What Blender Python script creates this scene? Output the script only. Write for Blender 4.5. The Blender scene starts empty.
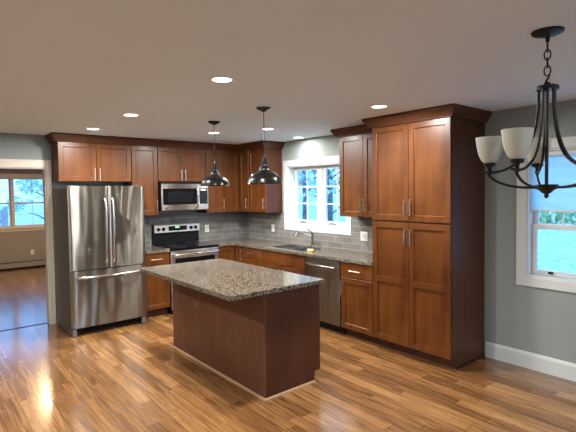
import bpy, bmesh, math, random
from mathutils import Vector, Matrix
random.seed(7)
PI = math.pi
SC = bpy.context.scene
COL = SC.collection

# ---------------------------------------------------------------- camera
cam_d = bpy.data.cameras.new('camera'); cam = bpy.data.objects.new('camera', cam_d); COL.objects.link(cam)
YAW, PITCH, ROLL = math.radians(39.832), math.radians(-2.097), math.radians(-0.752)
fw = Vector((math.sin(YAW)*math.cos(PITCH), math.cos(YAW)*math.cos(PITCH), math.sin(PITCH)))
rt = Vector((math.cos(YAW), -math.sin(YAW), 0)); up = rt.cross(fw)
r2 = rt*math.cos(ROLL) + up*math.sin(ROLL); u2 = -rt*math.sin(ROLL) + up*math.cos(ROLL)
mw = Matrix((r2, u2, -fw)).transposed().to_4x4(); mw.translation = Vector((-4.376, -6.459, 1.689))
cam.matrix_world = mw
cam_d.sensor_width = 36; cam_d.lens = 450.25/576*36; cam_d.shift_x = -2.157/576; cam_d.shift_y = -8.135/576
cam_d.clip_start = .05; cam_d.clip_end = 300
SC.camera = cam
# ---------------------------------------------------------------- sky (cool late-day daylight)
W = bpy.data.worlds.new('world'); SC.world = W; W.use_nodes = True
nt = W.node_tree; bg = nt.nodes['Background']
tc = nt.nodes.new('ShaderNodeTexCoord'); nz = nt.nodes.new('ShaderNodeTexNoise'); nz.inputs['Scale'].default_value = 3
rp = nt.nodes.new('ShaderNodeValToRGB')
rp.color_ramp.elements[0].position = .35; rp.color_ramp.elements[0].color = (.075, .28, .78, 1)
rp.color_ramp.elements[1].position = .7; rp.color_ramp.elements[1].color = (.22, .50, .88, 1)
nt.links.new(tc.outputs['Generated'], nz.inputs['Vector']); nt.links.new(nz.outputs['Fac'], rp.inputs['Fac'])
nt.links.new(rp.outputs['Color'], bg.inputs['Color']); bg.inputs['Strength'].default_value = 5.0
# ---------------------------------------------------------------- exposure / lamp powers
SC.view_settings.view_transform = 'Standard'; SC.view_settings.look = 'None'
SC.view_settings.gamma = 1; SC.view_settings.use_curve_mapping = False
SC.view_settings.exposure = 0.10
CAN_WATTS = 43; CAN_COL = (1, .985, .94)
FAR_WATTS = 60; FAR_COL = (1, .72, .42)
H = 2.446

# ---------------------------------------------------------------- materials
def mat(name, col=(.5,.5,.5), rough=.5, metal=0, coat=0, spec=.5, **kw):
    m = bpy.data.materials.new(name); m.use_nodes = True
    b = m.node_tree.nodes['Principled BSDF']
    b.inputs['Base Color'].default_value = (*col, 1); b.inputs['Roughness'].default_value = rough
    b.inputs['Metallic'].default_value = metal; b.inputs['Coat Weight'].default_value = coat
    b.inputs['Coat Roughness'].default_value = .15
    b.inputs['Specular IOR Level'].default_value = spec
    m['_'] = 1
    return m
def N(m, t, **kw):
    n = m.node_tree.nodes.new(t)
    for k, v in kw.items():
        if k in n.inputs: n.inputs[k].default_value = v
        else: setattr(n, k, v)
    return n
def L(m, a, b): m.node_tree.links.new(a, b)
def BS(m): return m.node_tree.nodes['Principled BSDF']
def ramp(m, stops):
    r = N(m, 'ShaderNodeValToRGB'); e = r.color_ramp.elements
    while len(e) < len(stops): e.new(.5)
    for i, (p, c) in enumerate(stops): e[i].position = p; e[i].color = (*c, 1)
    return r
def coords(m, scale=(1,1,1), kind='Object'):
    t = N(m, 'ShaderNodeTexCoord'); mp = N(m, 'ShaderNodeMapping'); mp.inputs['Scale'].default_value = scale
    L(m, t.outputs[kind], mp.inputs['Vector']); return mp.outputs['Vector']
def bump(m, height, strength=.3, dist=.01):
    b = N(m, 'ShaderNodeBump'); b.inputs['Strength'].default_value = strength; b.inputs['Distance'].default_value = dist
    L(m, height, b.inputs['Height']); L(m, b.outputs['Normal'], BS(m).inputs['Normal'])
def noisy(m, c1, c2, scale, detail=4, lo=.35, hi=.65, b=0):
    v = coords(m, scale if isinstance(scale, tuple) else (scale,)*3)
    n = N(m, 'ShaderNodeTexNoise', Scale=1.0, Detail=detail); L(m, v, n.inputs['Vector'])
    r = ramp(m, [(lo, c1), (hi, c2)]); L(m, n.outputs['Fac'], r.inputs['Fac']); L(m, r.outputs['Color'], BS(m).inputs['Base Color'])
    if b: bump(m, n.outputs['Fac'], b)
    return m

def wood(name, c1, c2, rough=.36, coat=.04):
    m = mat(name, c1, rough, coat=coat, spec=.3)
    v = coords(m, (14, 14, 1.6)); n = N(m, 'ShaderNodeTexNoise', Scale=1.0, Detail=6.0, Distortion=.6); L(m, v, n.inputs['Vector'])
    v2 = coords(m, (3.5, 3.5, 2.2)); n2 = N(m, 'ShaderNodeTexNoise', Scale=1.0, Detail=3.0); L(m, v2, n2.inputs['Vector'])
    mx = N(m, 'ShaderNodeMath', operation='MULTIPLY_ADD'); L(m, n2.outputs['Fac'], mx.inputs[0]); mx.inputs[1].default_value = .55
    md = N(m, 'ShaderNodeMath', operation='MULTIPLY'); L(m, n.outputs['Fac'], md.inputs[0]); md.inputs[1].default_value = .45
    L(m, md.outputs[0], mx.inputs[2])
    r = ramp(m, [(.34, c1), (.64, c2)]); L(m, mx.outputs[0], r.inputs['Fac']); L(m, r.outputs['Color'], BS(m).inputs['Base Color'])
    return m
M = {}
M['wood'] = wood('stained_maple', (.058, .0155, .0028), (.122, .0385, .0070))
M['wood_side'] = wood('stained_maple_side', (.054, .017, .0070), (.084, .027, .0115), .42)
M['wood_crown'] = wood('stained_maple_crown', (.055, .017, .006), (.088, .028, .010), .35)
M['wood_lit'] = wood('stained_maple_lit', (.085, .032, .016), (.13, .052, .028), .42)  # panel wood made lighter to paint in the light on the island's back
M['toe'] = mat('toe_board', (.035, .012, .006), .5)
M['tan'] = mat('tan_molding', (.36, .22, .12), .5)
M['nickel'] = mat('brushed_nickel', (.60, .56, .50), .28, 1)
M['faucet'] = mat('faucet_steel', (.42, .40, .37), .22, 1)
M['chrome'] = mat('bright_handle_steel', (.80, .80, .80), .14, 1)
M['black'] = mat('black_metal', (.006, .006, .006), .25, 0, coat=0, spec=.35)
M['bronze'] = mat('dark_bronze', (.006, .005, .0045), .4, 0, spec=.3)
M['blackglass'] = mat('black_glass', (.004, .004, .005), .06, 0, coat=0)
M['blackplastic'] = mat('black_plastic', (.006, .006, .007), .3, spec=.15)
M['greyplastic'] = mat('grey_plastic', (.12, .12, .12), .5)
M['white'] = mat('white_paint', (.56, .58, .57), .4)
M['cream'] = mat('cream_paint', (.62, .55, .46), .45)
M['ivory'] = mat('ivory_plastic', (.75, .73, .66), .4)
M['white_trim'] = mat('recessed_trim_white', (.8, .8, .78), .5)
M['brown_plastic'] = mat('brown_plastic', (.13, .058, .03), .4)
M['sponge'] = noisy(mat('yellow_sponge', rough=.9), (.75, .55, .06), (.9, .72, .18), 60)
M['scrub'] = mat('pale_scrub_pad', (.8, .78, .6), .9)
M['inner'] = mat('pendant_white_inside', (.7, .68, .62), .5)

def steel(name, col, rough, wav=.25, f=1.0, horiz=True):
    m = mat(name, col, rough, 1)
    if horiz:
        BS(m).inputs['Anisotropic'].default_value = .97; tg = N(m, 'ShaderNodeCombineXYZ'); tg.inputs[2].default_value = 1; L(m, tg.outputs[0], BS(m).inputs['Tangent'])
    v = coords(m, (1.2, 1.2, 420) if horiz else (420, 420, 1.2)); n = N(m, 'ShaderNodeTexNoise', Scale=1.0, Detail=1.0); L(m, v, n.inputs['Vector'])
    v2 = coords(m, (9*f, 9*f, 1.1)); n2 = N(m, 'ShaderNodeTexNoise', Scale=1.0, Detail=1.0); L(m, v2, n2.inputs['Vector'])
    b1 = N(m, 'ShaderNodeBump'); b1.inputs['Strength'].default_value = .09; b1.inputs['Distance'].default_value = .002; L(m, n.outputs['Fac'], b1.inputs['Height'])
    b2 = N(m, 'ShaderNodeBump'); b2.inputs['Strength'].default_value = wav; b2.inputs['Distance'].default_value = .02; L(m, n2.outputs['Fac'], b2.inputs['Height'])
    L(m, b1.outputs['Normal'], b2.inputs['Normal']); L(m, b2.outputs['Normal'], BS(m).inputs['Normal'])
    return m
M['steel'] = steel('stainless_steel', (.225, .205, .178), .28, 1.1, .6)
M['steel_flat'] = steel('stainless_flat', (.55, .53, .50), .32, .15)
M['panel'] = mat('satin_steel_panel', (.72, .70, .66), .38, .9)
M['sink_steel'] = mat('sink_steel', (.40, .41, .41), .3, 1)
M['fridge_side'] = mat('grey_enamel', (.115, .108, .098), .42, .3)

def granite():
    m = mat('granite', rough=.14, coat=0, spec=.4)
    v = coords(m, (1,1,1))
    a = N(m, 'ShaderNodeTexVoronoi', Scale=175.0); L(m, v, a.inputs['Vector'])
    b = N(m, 'ShaderNodeTexNoise', Scale=110.0, Detail=4.0); L(m, v, b.inputs['Vector'])
    sep = N(m, 'ShaderNodeSeparateColor'); L(m, a.outputs['Color'], sep.inputs[0])
    ad = N(m, 'ShaderNodeMath', operation='ADD'); L(m, sep.outputs[0], ad.inputs[0]); L(m, b.outputs['Fac'], ad.inputs[1])
    ml = N(m, 'ShaderNodeMath', operation='MULTIPLY'); L(m, ad.outputs[0], ml.inputs[0]); ml.inputs[1].default_value = .5
    r = ramp(m, [(.30, (.006, .005, .005)), (.42, (.036, .028, .020)), (.56, (.100, .080, .056)), (.70, (.30, .255, .20))])
    L(m, ml.outputs[0], r.inputs['Fac']); L(m, r.outputs['Color'], BS(m).inputs['Base Color'])
    return m
M['granite'] = granite()

def floor_mat():
    m = mat('laminate_planks', rough=.22, coat=.6)
    t = N(m, 'ShaderNodeTexCoord'); s = N(m, 'ShaderNodeSeparateXYZ'); L(m, t.outputs['Object'], s.inputs[0])
    def ma(op, a, b=None, c=None):
        n = N(m, 'ShaderNodeMath', operation=op)
        for i, x in enumerate((a, b, c)):
            if x is None: continue
            if isinstance(x, (int, float)): n.inputs[i].default_value = x
            else: L(m, x, n.inputs[i])
        return n.outputs[0]
    x, y = s.outputs[0], s.outputs[1]
    px = ma('DIVIDE', x, .105); row = ma('FLOOR', px); fx = ma('FRACT', px)
    wr = N(m, 'ShaderNodeTexWhiteNoise', noise_dimensions='1D'); L(m, row, wr.inputs['W'])
    py = ma('ADD', ma('DIVIDE', y, 1.22), ma('MULTIPLY', wr.outputs['Value'], 7.3)); colm = ma('FLOOR', py); fy = ma('FRACT', py)
    cv = N(m, 'ShaderNodeCombineXYZ'); L(m, row, cv.inputs[0]); L(m, colm, cv.inputs[1])
    wn = N(m, 'ShaderNodeTexWhiteNoise', noise_dimensions='3D'); L(m, cv.outputs[0], wn.inputs['Vector'])
    rnd = wn.outputs['Value']
    g = N(m, 'ShaderNodeCombineXYZ'); L(m, ma('MULTIPLY', x, 34.0), g.inputs[0]); L(m, ma('MULTIPLY', y, 1.9), g.inputs[1]); L(m, ma('MULTIPLY', rnd, 40.0), g.inputs[2])
    n1 = N(m, 'ShaderNodeTexNoise', Scale=1.0, Detail=6.0, Roughness=.62, Distortion=1.1); L(m, g.outputs[0], n1.inputs['Vector'])
    fac = ma('ADD', ma('MULTIPLY', n1.outputs['Fac'], .78), ma('MULTIPLY', rnd, .22))
    r = ramp(m, [(.30, (.085, .034, .011)), (.45, (.17, .075, .025)), (.58, (.265, .13, .046)), (.74, (.38, .21, .085))])
    L(m, fac, r.inputs['Fac'])
    ex = ma('MINIMUM', fx, ma('SUBTRACT', 1.0, fx)); ey = ma('MINIMUM', ma('MULTIPLY', fy, 9.6), ma('MULTIPLY', ma('SUBTRACT', 1.0, fy), 9.6))
    ed = ma('MINIMUM', ex, ey); gap = ma('LESS_THAN', ed, .018)
    mix = N(m, 'ShaderNodeMix', data_type='RGBA'); L(m, ma('MULTIPLY', gap, .6), mix.inputs['Factor'])
    L(m, r.outputs['Color'], mix.inputs['A']); mix.inputs['B'].default_value = (.03, .012, .004, 1)
    L(m, mix.outputs['Result'], BS(m).inputs['Base Color'])
    hgt = ma('ADD', ma('MULTIPLY', n1.outputs['Fac'], .5), ma('MULTIPLY', gap, -.5))
    bump(m, hgt, .05, .003)
    return m
M['floor'] = floor_mat()

def plaster(name, c, sc=7, st=.25):
    m = mat(name, c, .7, spec=.2); v = coords(m)
    n = N(m, 'ShaderNodeTexNoise', Scale=float(sc), Detail=5.0, Distortion=.8); L(m, v, n.inputs['Vector']); bump(m, n.outputs['Fac'], st, .02)
    return m
M['ceiling'] = plaster('ceiling_plaster', (.68, .76, .80), 6, .6)
M['wall'] = plaster('grey_wall_paint', (.262, .293, .287), 30, .04)
M['wall_far'] = plaster('taupe_wall_paint', (.30, .27, .265), 30, .04)

def tile(name, horizontal_axis):
    m = mat(name, rough=.28)
    t = N(m, 'ShaderNodeTexCoord'); s = N(m, 'ShaderNodeSeparateXYZ'); L(m, t.outputs['Object'], s.inputs[0])
    c = N(m, 'ShaderNodeCombineXYZ'); L(m, s.outputs[horizontal_axis], c.inputs[0]); L(m, s.outputs[2], c.inputs[1])
    b = N(m, 'ShaderNodeTexBrick', offset=.5); L(m, c.outputs[0], b.inputs['Vector'])
    for k, v in (('Scale', 1.0), ('Mortar Size', .0035), ('Mortar Smooth', .2), ('Brick Width', .31), ('Row Height', .0765), ('Bias', 0.0)): b.inputs[k].default_value = v
    b.inputs['Color1'].default_value = (.135, .13, .12, 1); b.inputs['Color2'].default_value = (.215, .205, .19, 1); b.inputs['Mortar'].default_value = (.30, .29, .27, 1)
    n = N(m, 'ShaderNodeTexNoise', Scale=9.0, Detail=4.0); L(m, c.outputs[0], n.inputs['Vector'])
    hs = N(m, 'ShaderNodeMix', data_type='RGBA', blend_type='OVERLAY'); hs.inputs['Factor'].default_value = .35
    L(m, b.outputs['Color'], hs.inputs['A']); L(m, n.outputs['Fac'], hs.inputs['B'])
    L(m, hs.outputs['Result'], BS(m).inputs['Base Color']); bump(m, b.outputs['Fac'], -.3, .003)
    return m
M['tile_x'] = tile('grey_tile_back', 0); M['tile_y'] = tile('grey_tile_right', 1)

def glass():
    m = bpy.data.materials.new('window_glass'); m.use_nodes = True; t = m.node_tree; t.nodes.remove(t.nodes['Principled BSDF'])
    a = t.nodes.new('ShaderNodeBsdfTransparent'); a.inputs[0].default_value = (.96, .98, 1, 1)
    g = t.nodes.new('ShaderNodeBsdfGlossy'); g.inputs['Roughness'].default_value = .02
    lw = t.nodes.new('ShaderNodeLayerWeight'); lw.inputs[0].default_value = .5
    pw = t.nodes.new('ShaderNodeMath'); pw.operation = 'POWER'; pw.inputs[1].default_value = 4; t.links.new(lw.outputs['Facing'], pw.inputs[0])
    f = t.nodes.new('ShaderNodeMath'); f.operation = 'MULTIPLY_ADD'; f.inputs[1].default_value = .5; f.inputs[2].default_value = .03; t.links.new(pw.outputs[0], f.inputs[0])
    x = t.nodes.new('ShaderNodeMixShader')
    t.links.new(f.outputs[0], x.inputs[0]); t.links.new(a.outputs[0], x.inputs[1]); t.links.new(g.outputs[0], x.inputs[2])
    t.links.new(x.outputs[0], t.nodes['Material Output'].inputs[0]); return m
M['glass'] = glass()
def translucent(name, c, k=.6):
    m = bpy.data.materials.new(name); m.use_nodes = True; t = m.node_tree; t.nodes.remove(t.nodes['Principled BSDF'])
    a = t.nodes.new('ShaderNodeBsdfDiffuse'); a.inputs[0].default_value = (*c, 1)
    g = t.nodes.new('ShaderNodeBsdfTranslucent'); g.inputs[0].default_value = (*c, 1); x = t.nodes.new('ShaderNodeMixShader'); x.inputs[0].default_value = k
    t.links.new(a.outputs[0], x.inputs[1]); t.links.new(g.outputs[0], x.inputs[2]); t.links.new(x.outputs[0], t.nodes['Material Output'].inputs[0]); return m
M['shade_cloth'] = translucent('window_shade_cloth', (.70, .86, .90), .75)
M['frost'] = mat('frosted_white_glass', (.52, .55, .48), .35); BS(M['frost']).inputs['Subsurface Weight'].default_value = .0
def emit(name, c, s):
    m = bpy.data.materials.new(name); m.use_nodes = True; b = m.node_tree.nodes['Principled BSDF']
    b.inputs['Base Color'].default_value = (.8, .8, .8, 1); b.inputs['Emission Color'].default_value = (*c, 1); b.inputs['Emission Strength'].default_value = s; return m
M['lamp'] = emit('lit_lamp_diffuser', (1, .88, .68), 14); M['lamp_cool'] = emit('lit_lamp_diffuser_white', (1, .95, .85), 14)
M['lamp_dim'] = emit('lit_dome_glass', (1, .80, .52), 3.5)
M['green'] = emit('green_clock_display', (.15, 1, .2), 2.5); M['cyan'] = emit('cyan_display', (.1, .7, .8), .12)
M['grass'] = noisy(mat('yard_leaf_litter', rough=.95), (.46, .50, .46), (.72, .73, .70), 5.0, 10, .38, .62)
M['bark'] = noisy(mat('bark', rough=.9), (.10, .09, .08), (.25, .23, .2), 8)
M['leaf'] = noisy(mat('green_leaves', rough=.7), (.22, .34, .26), (.55, .66, .45), 3)
M['leaf_pale'] = noisy(mat('pale_leaves', rough=.7), (.45, .55, .45), (.80, .85, .68), 3)
M['leaf_dark'] = noisy(mat('dark_leaves', rough=.7), (.18, .28, .26), (.40, .50, .42), 3)
M['hedge'] = noisy(mat('hedge_leaves', rough=.8), (.45, .58, .26), (.85, .88, .50), 3)
M['fence'] = noisy(mat('weathered_fence', rough=.8), (.42, .42, .42), (.58, .58, .56), (30, 30, 2))
M['shed'] = noisy(mat('grey_shed_siding', rough=.8), (.34, .35, .38), (.40, .42, .44), 5)

# ---------------------------------------------------------------- mesh helpers
def box(bm, x0, x1, y0, y1, z0, z1):
    vs = [bm.verts.new((x, y, z)) for x in (x0, x1) for y in (y0, y1) for z in (z0, z1)]
    for f in ((0,1,3,2), (4,6,7,5), (0,4,5,1), (2,3,7,6), (0,2,6,4), (1,5,7,3)): bm.faces.new([vs[i] for i in f])
def boxes(*bs):
    bm = bmesh.new()
    for b in bs: box(bm, *b)
    return bm
def obj(name, bm, m, parent=None, loc=(0,0,0), rotz=0, smooth=False, bevel=0):
    bmesh.ops.recalc_face_normals(bm, faces=bm.faces[:])
    me = bpy.data.meshes.new(name); bm.to_mesh(me); bm.free()
    if smooth:
        for p in me.polygons: p.use_smooth = True
    for mm in (m if isinstance(m, (list, tuple)) else [m]): me.materials.append(mm)
    o = bpy.data.objects.new(name, me); COL.objects.link(o); o.location = loc; o.rotation_euler = (0, 0, rotz)
    if parent: o.parent = parent
    if bevel:
        b = o.modifiers.new('bevel', 'BEVEL'); b.width = bevel; b.segments = 2; b.limit_method = 'ANGLE'
    if smooth:
        e = o.modifiers.new('split', 'EDGE_SPLIT'); e.split_angle = math.radians(40)
    return o
def tag(o, label=None, cat=None, group=None, kind=None):
    if label: o['label'] = label
    if cat: o['category'] = cat
    if group: o['group'] = group
    if kind: o['kind'] = kind
    return o
def thing(name, label, cat, loc=(0,0,0), rotz=0, group=None, kind=None):
    o = bpy.data.objects.new(name, None); COL.objects.link(o); o.location = loc; o.rotation_euler = (0, 0, rotz)
    o.empty_display_size = .1
    return tag(o, label, cat, group, kind)
def grid_solid(us, vs, solid, t0, t1, order='xyz'):
    """slab over a u/v grid with holes, thickness t0..t1; order says which axes are u,v,t"""
    bm = bmesh.new(); V = {}
    def vert(i, j, t):
        if (i, j, t) not in V:
            d = dict(zip(order, (us[i], vs[j], (t0, t1)[t]))); V[(i, j, t)] = bm.verts.new((d['x'], d['y'], d['z']))
        return V[(i, j, t)]
    nu, nv = len(us)-1, len(vs)-1
    S = lambda i, j: 0 <= i < nu and 0 <= j < nv and solid((us[i]+us[i+1])/2, (vs[j]+vs[j+1])/2)
    for i in range(nu):
        for j in range(nv):
            if not S(i, j): continue
            for t in (0, 1): bm.faces.new([vert(i, j, t), vert(i+1, j, t), vert(i+1, j+1, t), vert(i, j+1, t)])
            for di, dj, a, b in ((-1, 0, (i, j), (i, j+1)), (1, 0, (i+1, j), (i+1, j+1)), (0, -1, (i, j), (i+1, j)), (0, 1, (i, j+1), (i+1, j+1))):
                if not S(i+di, j+dj): bm.faces.new([vert(*a, 0), vert(*b, 0), vert(*b, 1), vert(*a, 1)])
    return bm
def inside(u, v, rs): return any(a < u < b and c < v < d for a, b, c, d in rs)
def tube(bm, pts, r, n=8, cap=True, closed=False):
    pts = [Vector(p) for p in pts]; rs = r if isinstance(r, (list, tuple)) else [r]*len(pts); rings = []
    prev = None; m = len(pts)
    for i, p in enumerate(pts):
        a = pts[(i-1) % m] if (closed or i > 0) else p; b = pts[(i+1) % m] if (closed or i < m-1) else p
        d = (b-a).normalized()
        if prev is None:
            q = Vector((0, 0, 1)) if abs(d.z) < .9 else Vector((1, 0, 0)); n1 = d.cross(q).normalized()
        else: n1 = (prev - d*prev.dot(d)).normalized()
        prev = n1; n2 = d.cross(n1)
        rings.append([bm.verts.new(p + (n1*math.cos(2*PI*k/n) + n2*math.sin(2*PI*k/n))*rs[i]) for k in range(n)])
    for i in range(m if closed else m-1):
        A, B = rings[i], rings[(i+1) % m]
        for k in range(n): bm.faces.new((A[k], A[(k+1) % n], B[(k+1) % n], B[k]))
    if cap and not closed: bm.faces.new(rings[0][::-1]); bm.faces.new(rings[-1])
def tubes(*a, **k):
    bm = bmesh.new()
    for pts, r in a: tube(bm, pts, r, **k)
    return bm
def lathe(prof, c=(0,0,0), n=32, bm=None, closed=False, axis='z'):
    bm = bm or bmesh.new(); rings = []
    for r, z in prof:
        if r < 1e-6: rings.append([bm.verts.new((0, 0, z))])
        else: rings.append([bm.verts.new((r*math.cos(2*PI*k/n), r*math.sin(2*PI*k/n), z)) for k in range(n)])
    R = len(rings)
    for i in range(R if closed else R-1):
        A, B = rings[i], rings[(i+1) % R]
        for k in range(n):
            k2 = (k+1) % n
            if len(A) == 1 and len(B) == 1: continue
            if len(A) == 1: bm.faces.new((A[0], B[k], B[k2]))
            elif len(B) == 1: bm.faces.new((A[k], A[k2], B[0]))
            else: bm.faces.new((A[k], A[k2], B[k2], B[k]))
    vs = [v for r in rings for v in r]
    for v in vs:
        x, y, z = v.co
        if axis == 'y': v.co = Vector((x + c[0], -z + c[1], y + c[2]))
        else: v.co = Vector((x + c[0], y + c[1], z + c[2]))
    return bm
def sweep(path, prof):
    """path: xy points, outward side on the right of travel; prof: closed list of (offset, z)"""
    bm = bmesh.new(); P = [Vector(p) for p in path]; rings = []
    for i, p in enumerate(P):
        ns = []
        if i > 0: d = (P[i]-P[i-1]).normalized(); ns.append(Vector((d.y, -d.x)))
        if i < len(P)-1: d = (P[i+1]-P[i]).normalized(); ns.append(Vector((d.y, -d.x)))
        n = ns[0] if len(ns) == 1 else (ns[0]+ns[1])/(1+ns[0].dot(ns[1]))
        rings.append([bm.verts.new((p.x+n.x*o, p.y+n.y*o, z)) for o, z in prof])
    k = len(prof)
    for i in range(len(P)-1):
        for j in range(k): bm.faces.new((rings[i][j], rings[i][(j+1) % k], rings[i+1][(j+1) % k], rings[i+1][j]))
    bm.faces.new(rings[0]); bm.faces.new(rings[-1][::-1])
    return bm
def prism(poly, z0, z1):
    bm = bmesh.new(); a = [bm.verts.new((*p, z0)) for p in poly]; b = [bm.verts.new((*p, z1)) for p in poly]; n = len(poly)
    bm.faces.new(a[::-1]); bm.faces.new(b)
    for i in range(n): bm.faces.new((a[i], a[(i+1) % n], b[(i+1) % n], b[i]))
    return bm
def ringpanel(w, h, rings):
    """front panel from concentric rectangles (inset, y)"""
    bm = bmesh.new(); R = []
    for ins, y in rings: R.append([bm.verts.new(c) for c in ((ins, y, ins), (w-ins, y, ins), (w-ins, y, h-ins), (ins, y, h-ins))])
    bm.faces.new(R[0][::-1])
    for A, B in zip(R, R[1:]):
        for k in range(4): bm.faces.new((A[k], A[(k+1) % 4], B[(k+1) % 4], B[k]))
    bm.faces.new(R[-1]); return bm

# ---------------------------------------------------------------- ROOM SHELL
XL, YN, YF = -7.6, -9.6, 5.4
FRX = -1.3   # right wall of the room past the doorway
PLAN = [(XL-.1, YN-.1), (.19, YN-.1), (.19, .12), (FRX+.14, .12), (FRX+.14, YF+.14), (XL-.1, YF+.14)]
tag(obj('floor', prism(PLAN, -.1, 0), M['floor']), kind='structure')
tag(obj('ceiling', prism(PLAN, H, H+.1), M['ceiling']), kind='structure')
DX0, DX1, DZ = -4.95, -3.068, 2.03
bm = grid_solid([XL, DX0, DX1, .19], [0, DZ, H], lambda x, z: not inside(x, z, [(DX0, DX1, -1, DZ)]), 0, .12, 'xzy')
tag(obj('wall_back', bm, M['wall']), kind='structure')
WB = (-2.377, -1.172, 1.192, 2.066); WD = (-5.58, -4.655, .866, 2.04)
bm = grid_solid([YN, WD[0], WD[1], WB[0], WB[1], 0], [0, WD[2], WB[2], WD[3], WB[3], H], lambda y, z: not inside(y, z, [WB, WD]), 0, .19, 'yzx')
tag(obj('wall_right', bm, M['wall']), kind='structure')
bm = grid_solid([.12, YF+.14], [0, H], lambda a, b: True, FRX, FRX+.14, 'yzx'); tag(obj('wall_far_right', bm, M['wall_far']), kind='structure')
PD = (-3.6, -1.8, 0, 2.05)
bm = grid_solid([XL, PD[0], PD[1], 0], [0, PD[3], H], lambda x, z: not inside(x, z, [(PD[0], PD[1], -1, PD[3])]), YN-.12, YN, 'xzy')
tag(obj('wall_near', bm, M['wall']), kind='structure')
tag(obj('wall_left', boxes((XL-.12, XL, YN, .0, 0, H)), M['wall']), kind='structure')
tag(obj('wall_far_left', boxes((XL-.12, XL, .12, YF, 0, H)), M['wall_far']), kind='structure')
FW1 = (-2.668, -1.86, .95, 2.09); FW2 = (-3.49, -2.682, .95, 2.09)
bm = grid_solid([XL, FW2[0], FW2[1], FW1[0], FW1[1], FRX], [0, FW1[2], FW1[3], H], lambda x, z: not inside(x, z, [FW1, FW2]), YF, YF+.14, 'xzy')
tag(obj('wall_far', bm, M['wall_far']), kind='structure')
# far-room face of the doorway wall is painted taupe too: a skin is not needed, it is never lit into view
# baseboards
def baseboard(name, a, b, side=1):
    prof = [(0, 0), (.014, 0), (.014, .125), (.010, .140), (.004, .155), (0, .155)]
    tag(obj(name, sweep([a, b], prof), M['white']), kind='structure')
baseboard('baseboard_right', (-.0005, -4.268), (-.0005, YN+.002))
baseboard('baseboard_left', (XL+.0005, YN+.05), (XL+.0005, -.02))
baseboard('baseboard_back', (XL+.02, -.0005), (DX0-.1, -.0005))
# doorway casing + jamb + threshold
bm = bmesh.new()
for y0, y1 in ((-.018, -.0005), (.1205, .138)):
    box(bm, DX0-.09, DX0, y0, y1, 0, DZ+.10); box(bm, DX1, DX1+.064, y0, y1, 0, DZ+.10); box(bm, DX0, DX1, y0, y1, DZ, DZ+.10)
box(bm, DX0, DX0+.015, -.0005, .1205, 0, DZ); box(bm, DX1-.015, DX1, -.0005, .1205, 0, DZ); box(bm, DX0+.015, DX1-.015, -.0005, .1205, DZ-.015, DZ)
tag(obj('trim_1', bm, M['cream'], bevel=.003), kind='structure')
tag(obj('trim_2', boxes((DX0+.016, DX1-.016, .098, .118, .0003, .005)), M['blackplastic']), kind='structure')

# ---------------------------------------------------------------- WINDOWS
def casing(parent, a0, a1, z0, z1, w, t, m, order, sill=0):
    """picture-frame casing round an opening; order: axis of u, 'z', axis of thickness"""
    us = [a0-w, a0, a1, a1+w]; vs = [z0-w, z0, z1, z1+w]
    return obj('casing', grid_solid(us, vs, lambda u, v: not inside(u, v, [(a0, a1, z0, z1)]), *t, order), m, parent, bevel=.004)
def frame_bm(a0, a1, z0, z1, w, t0, t1, order, bars_u=(), bars_v=(), bw=.009):
    us = sorted({a0, a0+w, a1-w, a1}); vs = sorted({z0, z0+w, z1-w, z1})
    return grid_solid(us, vs, lambda u, v: not inside(u, v, [(a0+w, a1-w, z0+w, z1-w)]), t0, t1, order)
def grille_bm(a0, a1, z0, z1, t0, t1, order, bu, bv, bw=.009):
    bm = bmesh.new(); ax = {'x': 0, 'y': 1, 'z': 2}
    def b(u0, u1, v0, v1):
        r = [None]*3; r[ax[order[0]]] = (u0, u1); r[2] = (v0, v1); r[ax[order[2]]] = (t0, t1); box(bm, *r[0], *r[1], *r[2])
    ed = [a0] + [x for u in bu for x in (u-bw, u+bw)] + [a1]
    for u in bu: b(u-bw, u+bw, z0, z1)
    for v in bv:
        for i in range(0, len(ed), 2): b(ed[i], ed[i+1], v-bw, v+bw)
    return bm
def pane(parent, a0, a1, z0, z1, t, order):
    return obj('glass', grid_solid([a0, a1], [z0, z1], lambda u, v: True, t-.002, t+.002, order), M['glass'], parent)
w1 = tag(thing('window_1', None, None, (0, 0, 0)), kind='structure')
tag(w1, 'white two-sash casement window over the kitchen sink')
casing(w1, WB[0], WB[1], WB[2], WB[3], .09, (-.018, -.0005), M['white'], 'yzx')
obj('jamb', frame_bm(WB[0], WB[1], WB[2], WB[3], .018, 0.0005, .189, 'yzx'), M['white'], w1)
y0, y1, z0, z1 = WB[0]+.018, WB[1]-.018, WB[2]+.018, WB[3]-.018
obj('mullion', boxes((.105, .165, (y0+y1)/2-.04, (y0+y1)/2+.04, z0, z1)), M['white'], w1)
for a, b in ((y0, (y0+y1)/2-.0405), ((y0+y1)/2+.0405, y1)):
    s = obj('sash', frame_bm(a+.002, b-.002, z0+.002, z1-.002, .047, .115, .155, 'yzx'), M['white'], w1, bevel=.003)
    pane(s, a+.0491, b-.0491, z0+.0491, z1-.0491, .14, 'yzx')
    zz = z0+.0491; hh = z1-z0-.0982
    obj('grille', grille_bm(a+.0495, b-.0495, zz+.0004, z1-.0495, .123, .137, 'yzx', [(a+b)/2], [zz+hh/3, zz+2*hh/3]), M['white'], s)
    yc = (a+b)/2 + (.1 if a > -1.7 else .08)
    obj('crank_handle', tubes(([(.107, yc-.06, z0+.014), (.095, yc, z0+.022), (.095, yc+.055, z0+.014)], .008)), M['greyplastic'], w1, smooth=True)
obj('sash_lock', boxes((.095, .1145, (y0+y1)/2+.055, (y0+y1)/2+.071, z0+.18, z0+.26)), M['ivory'], w1)
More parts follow.
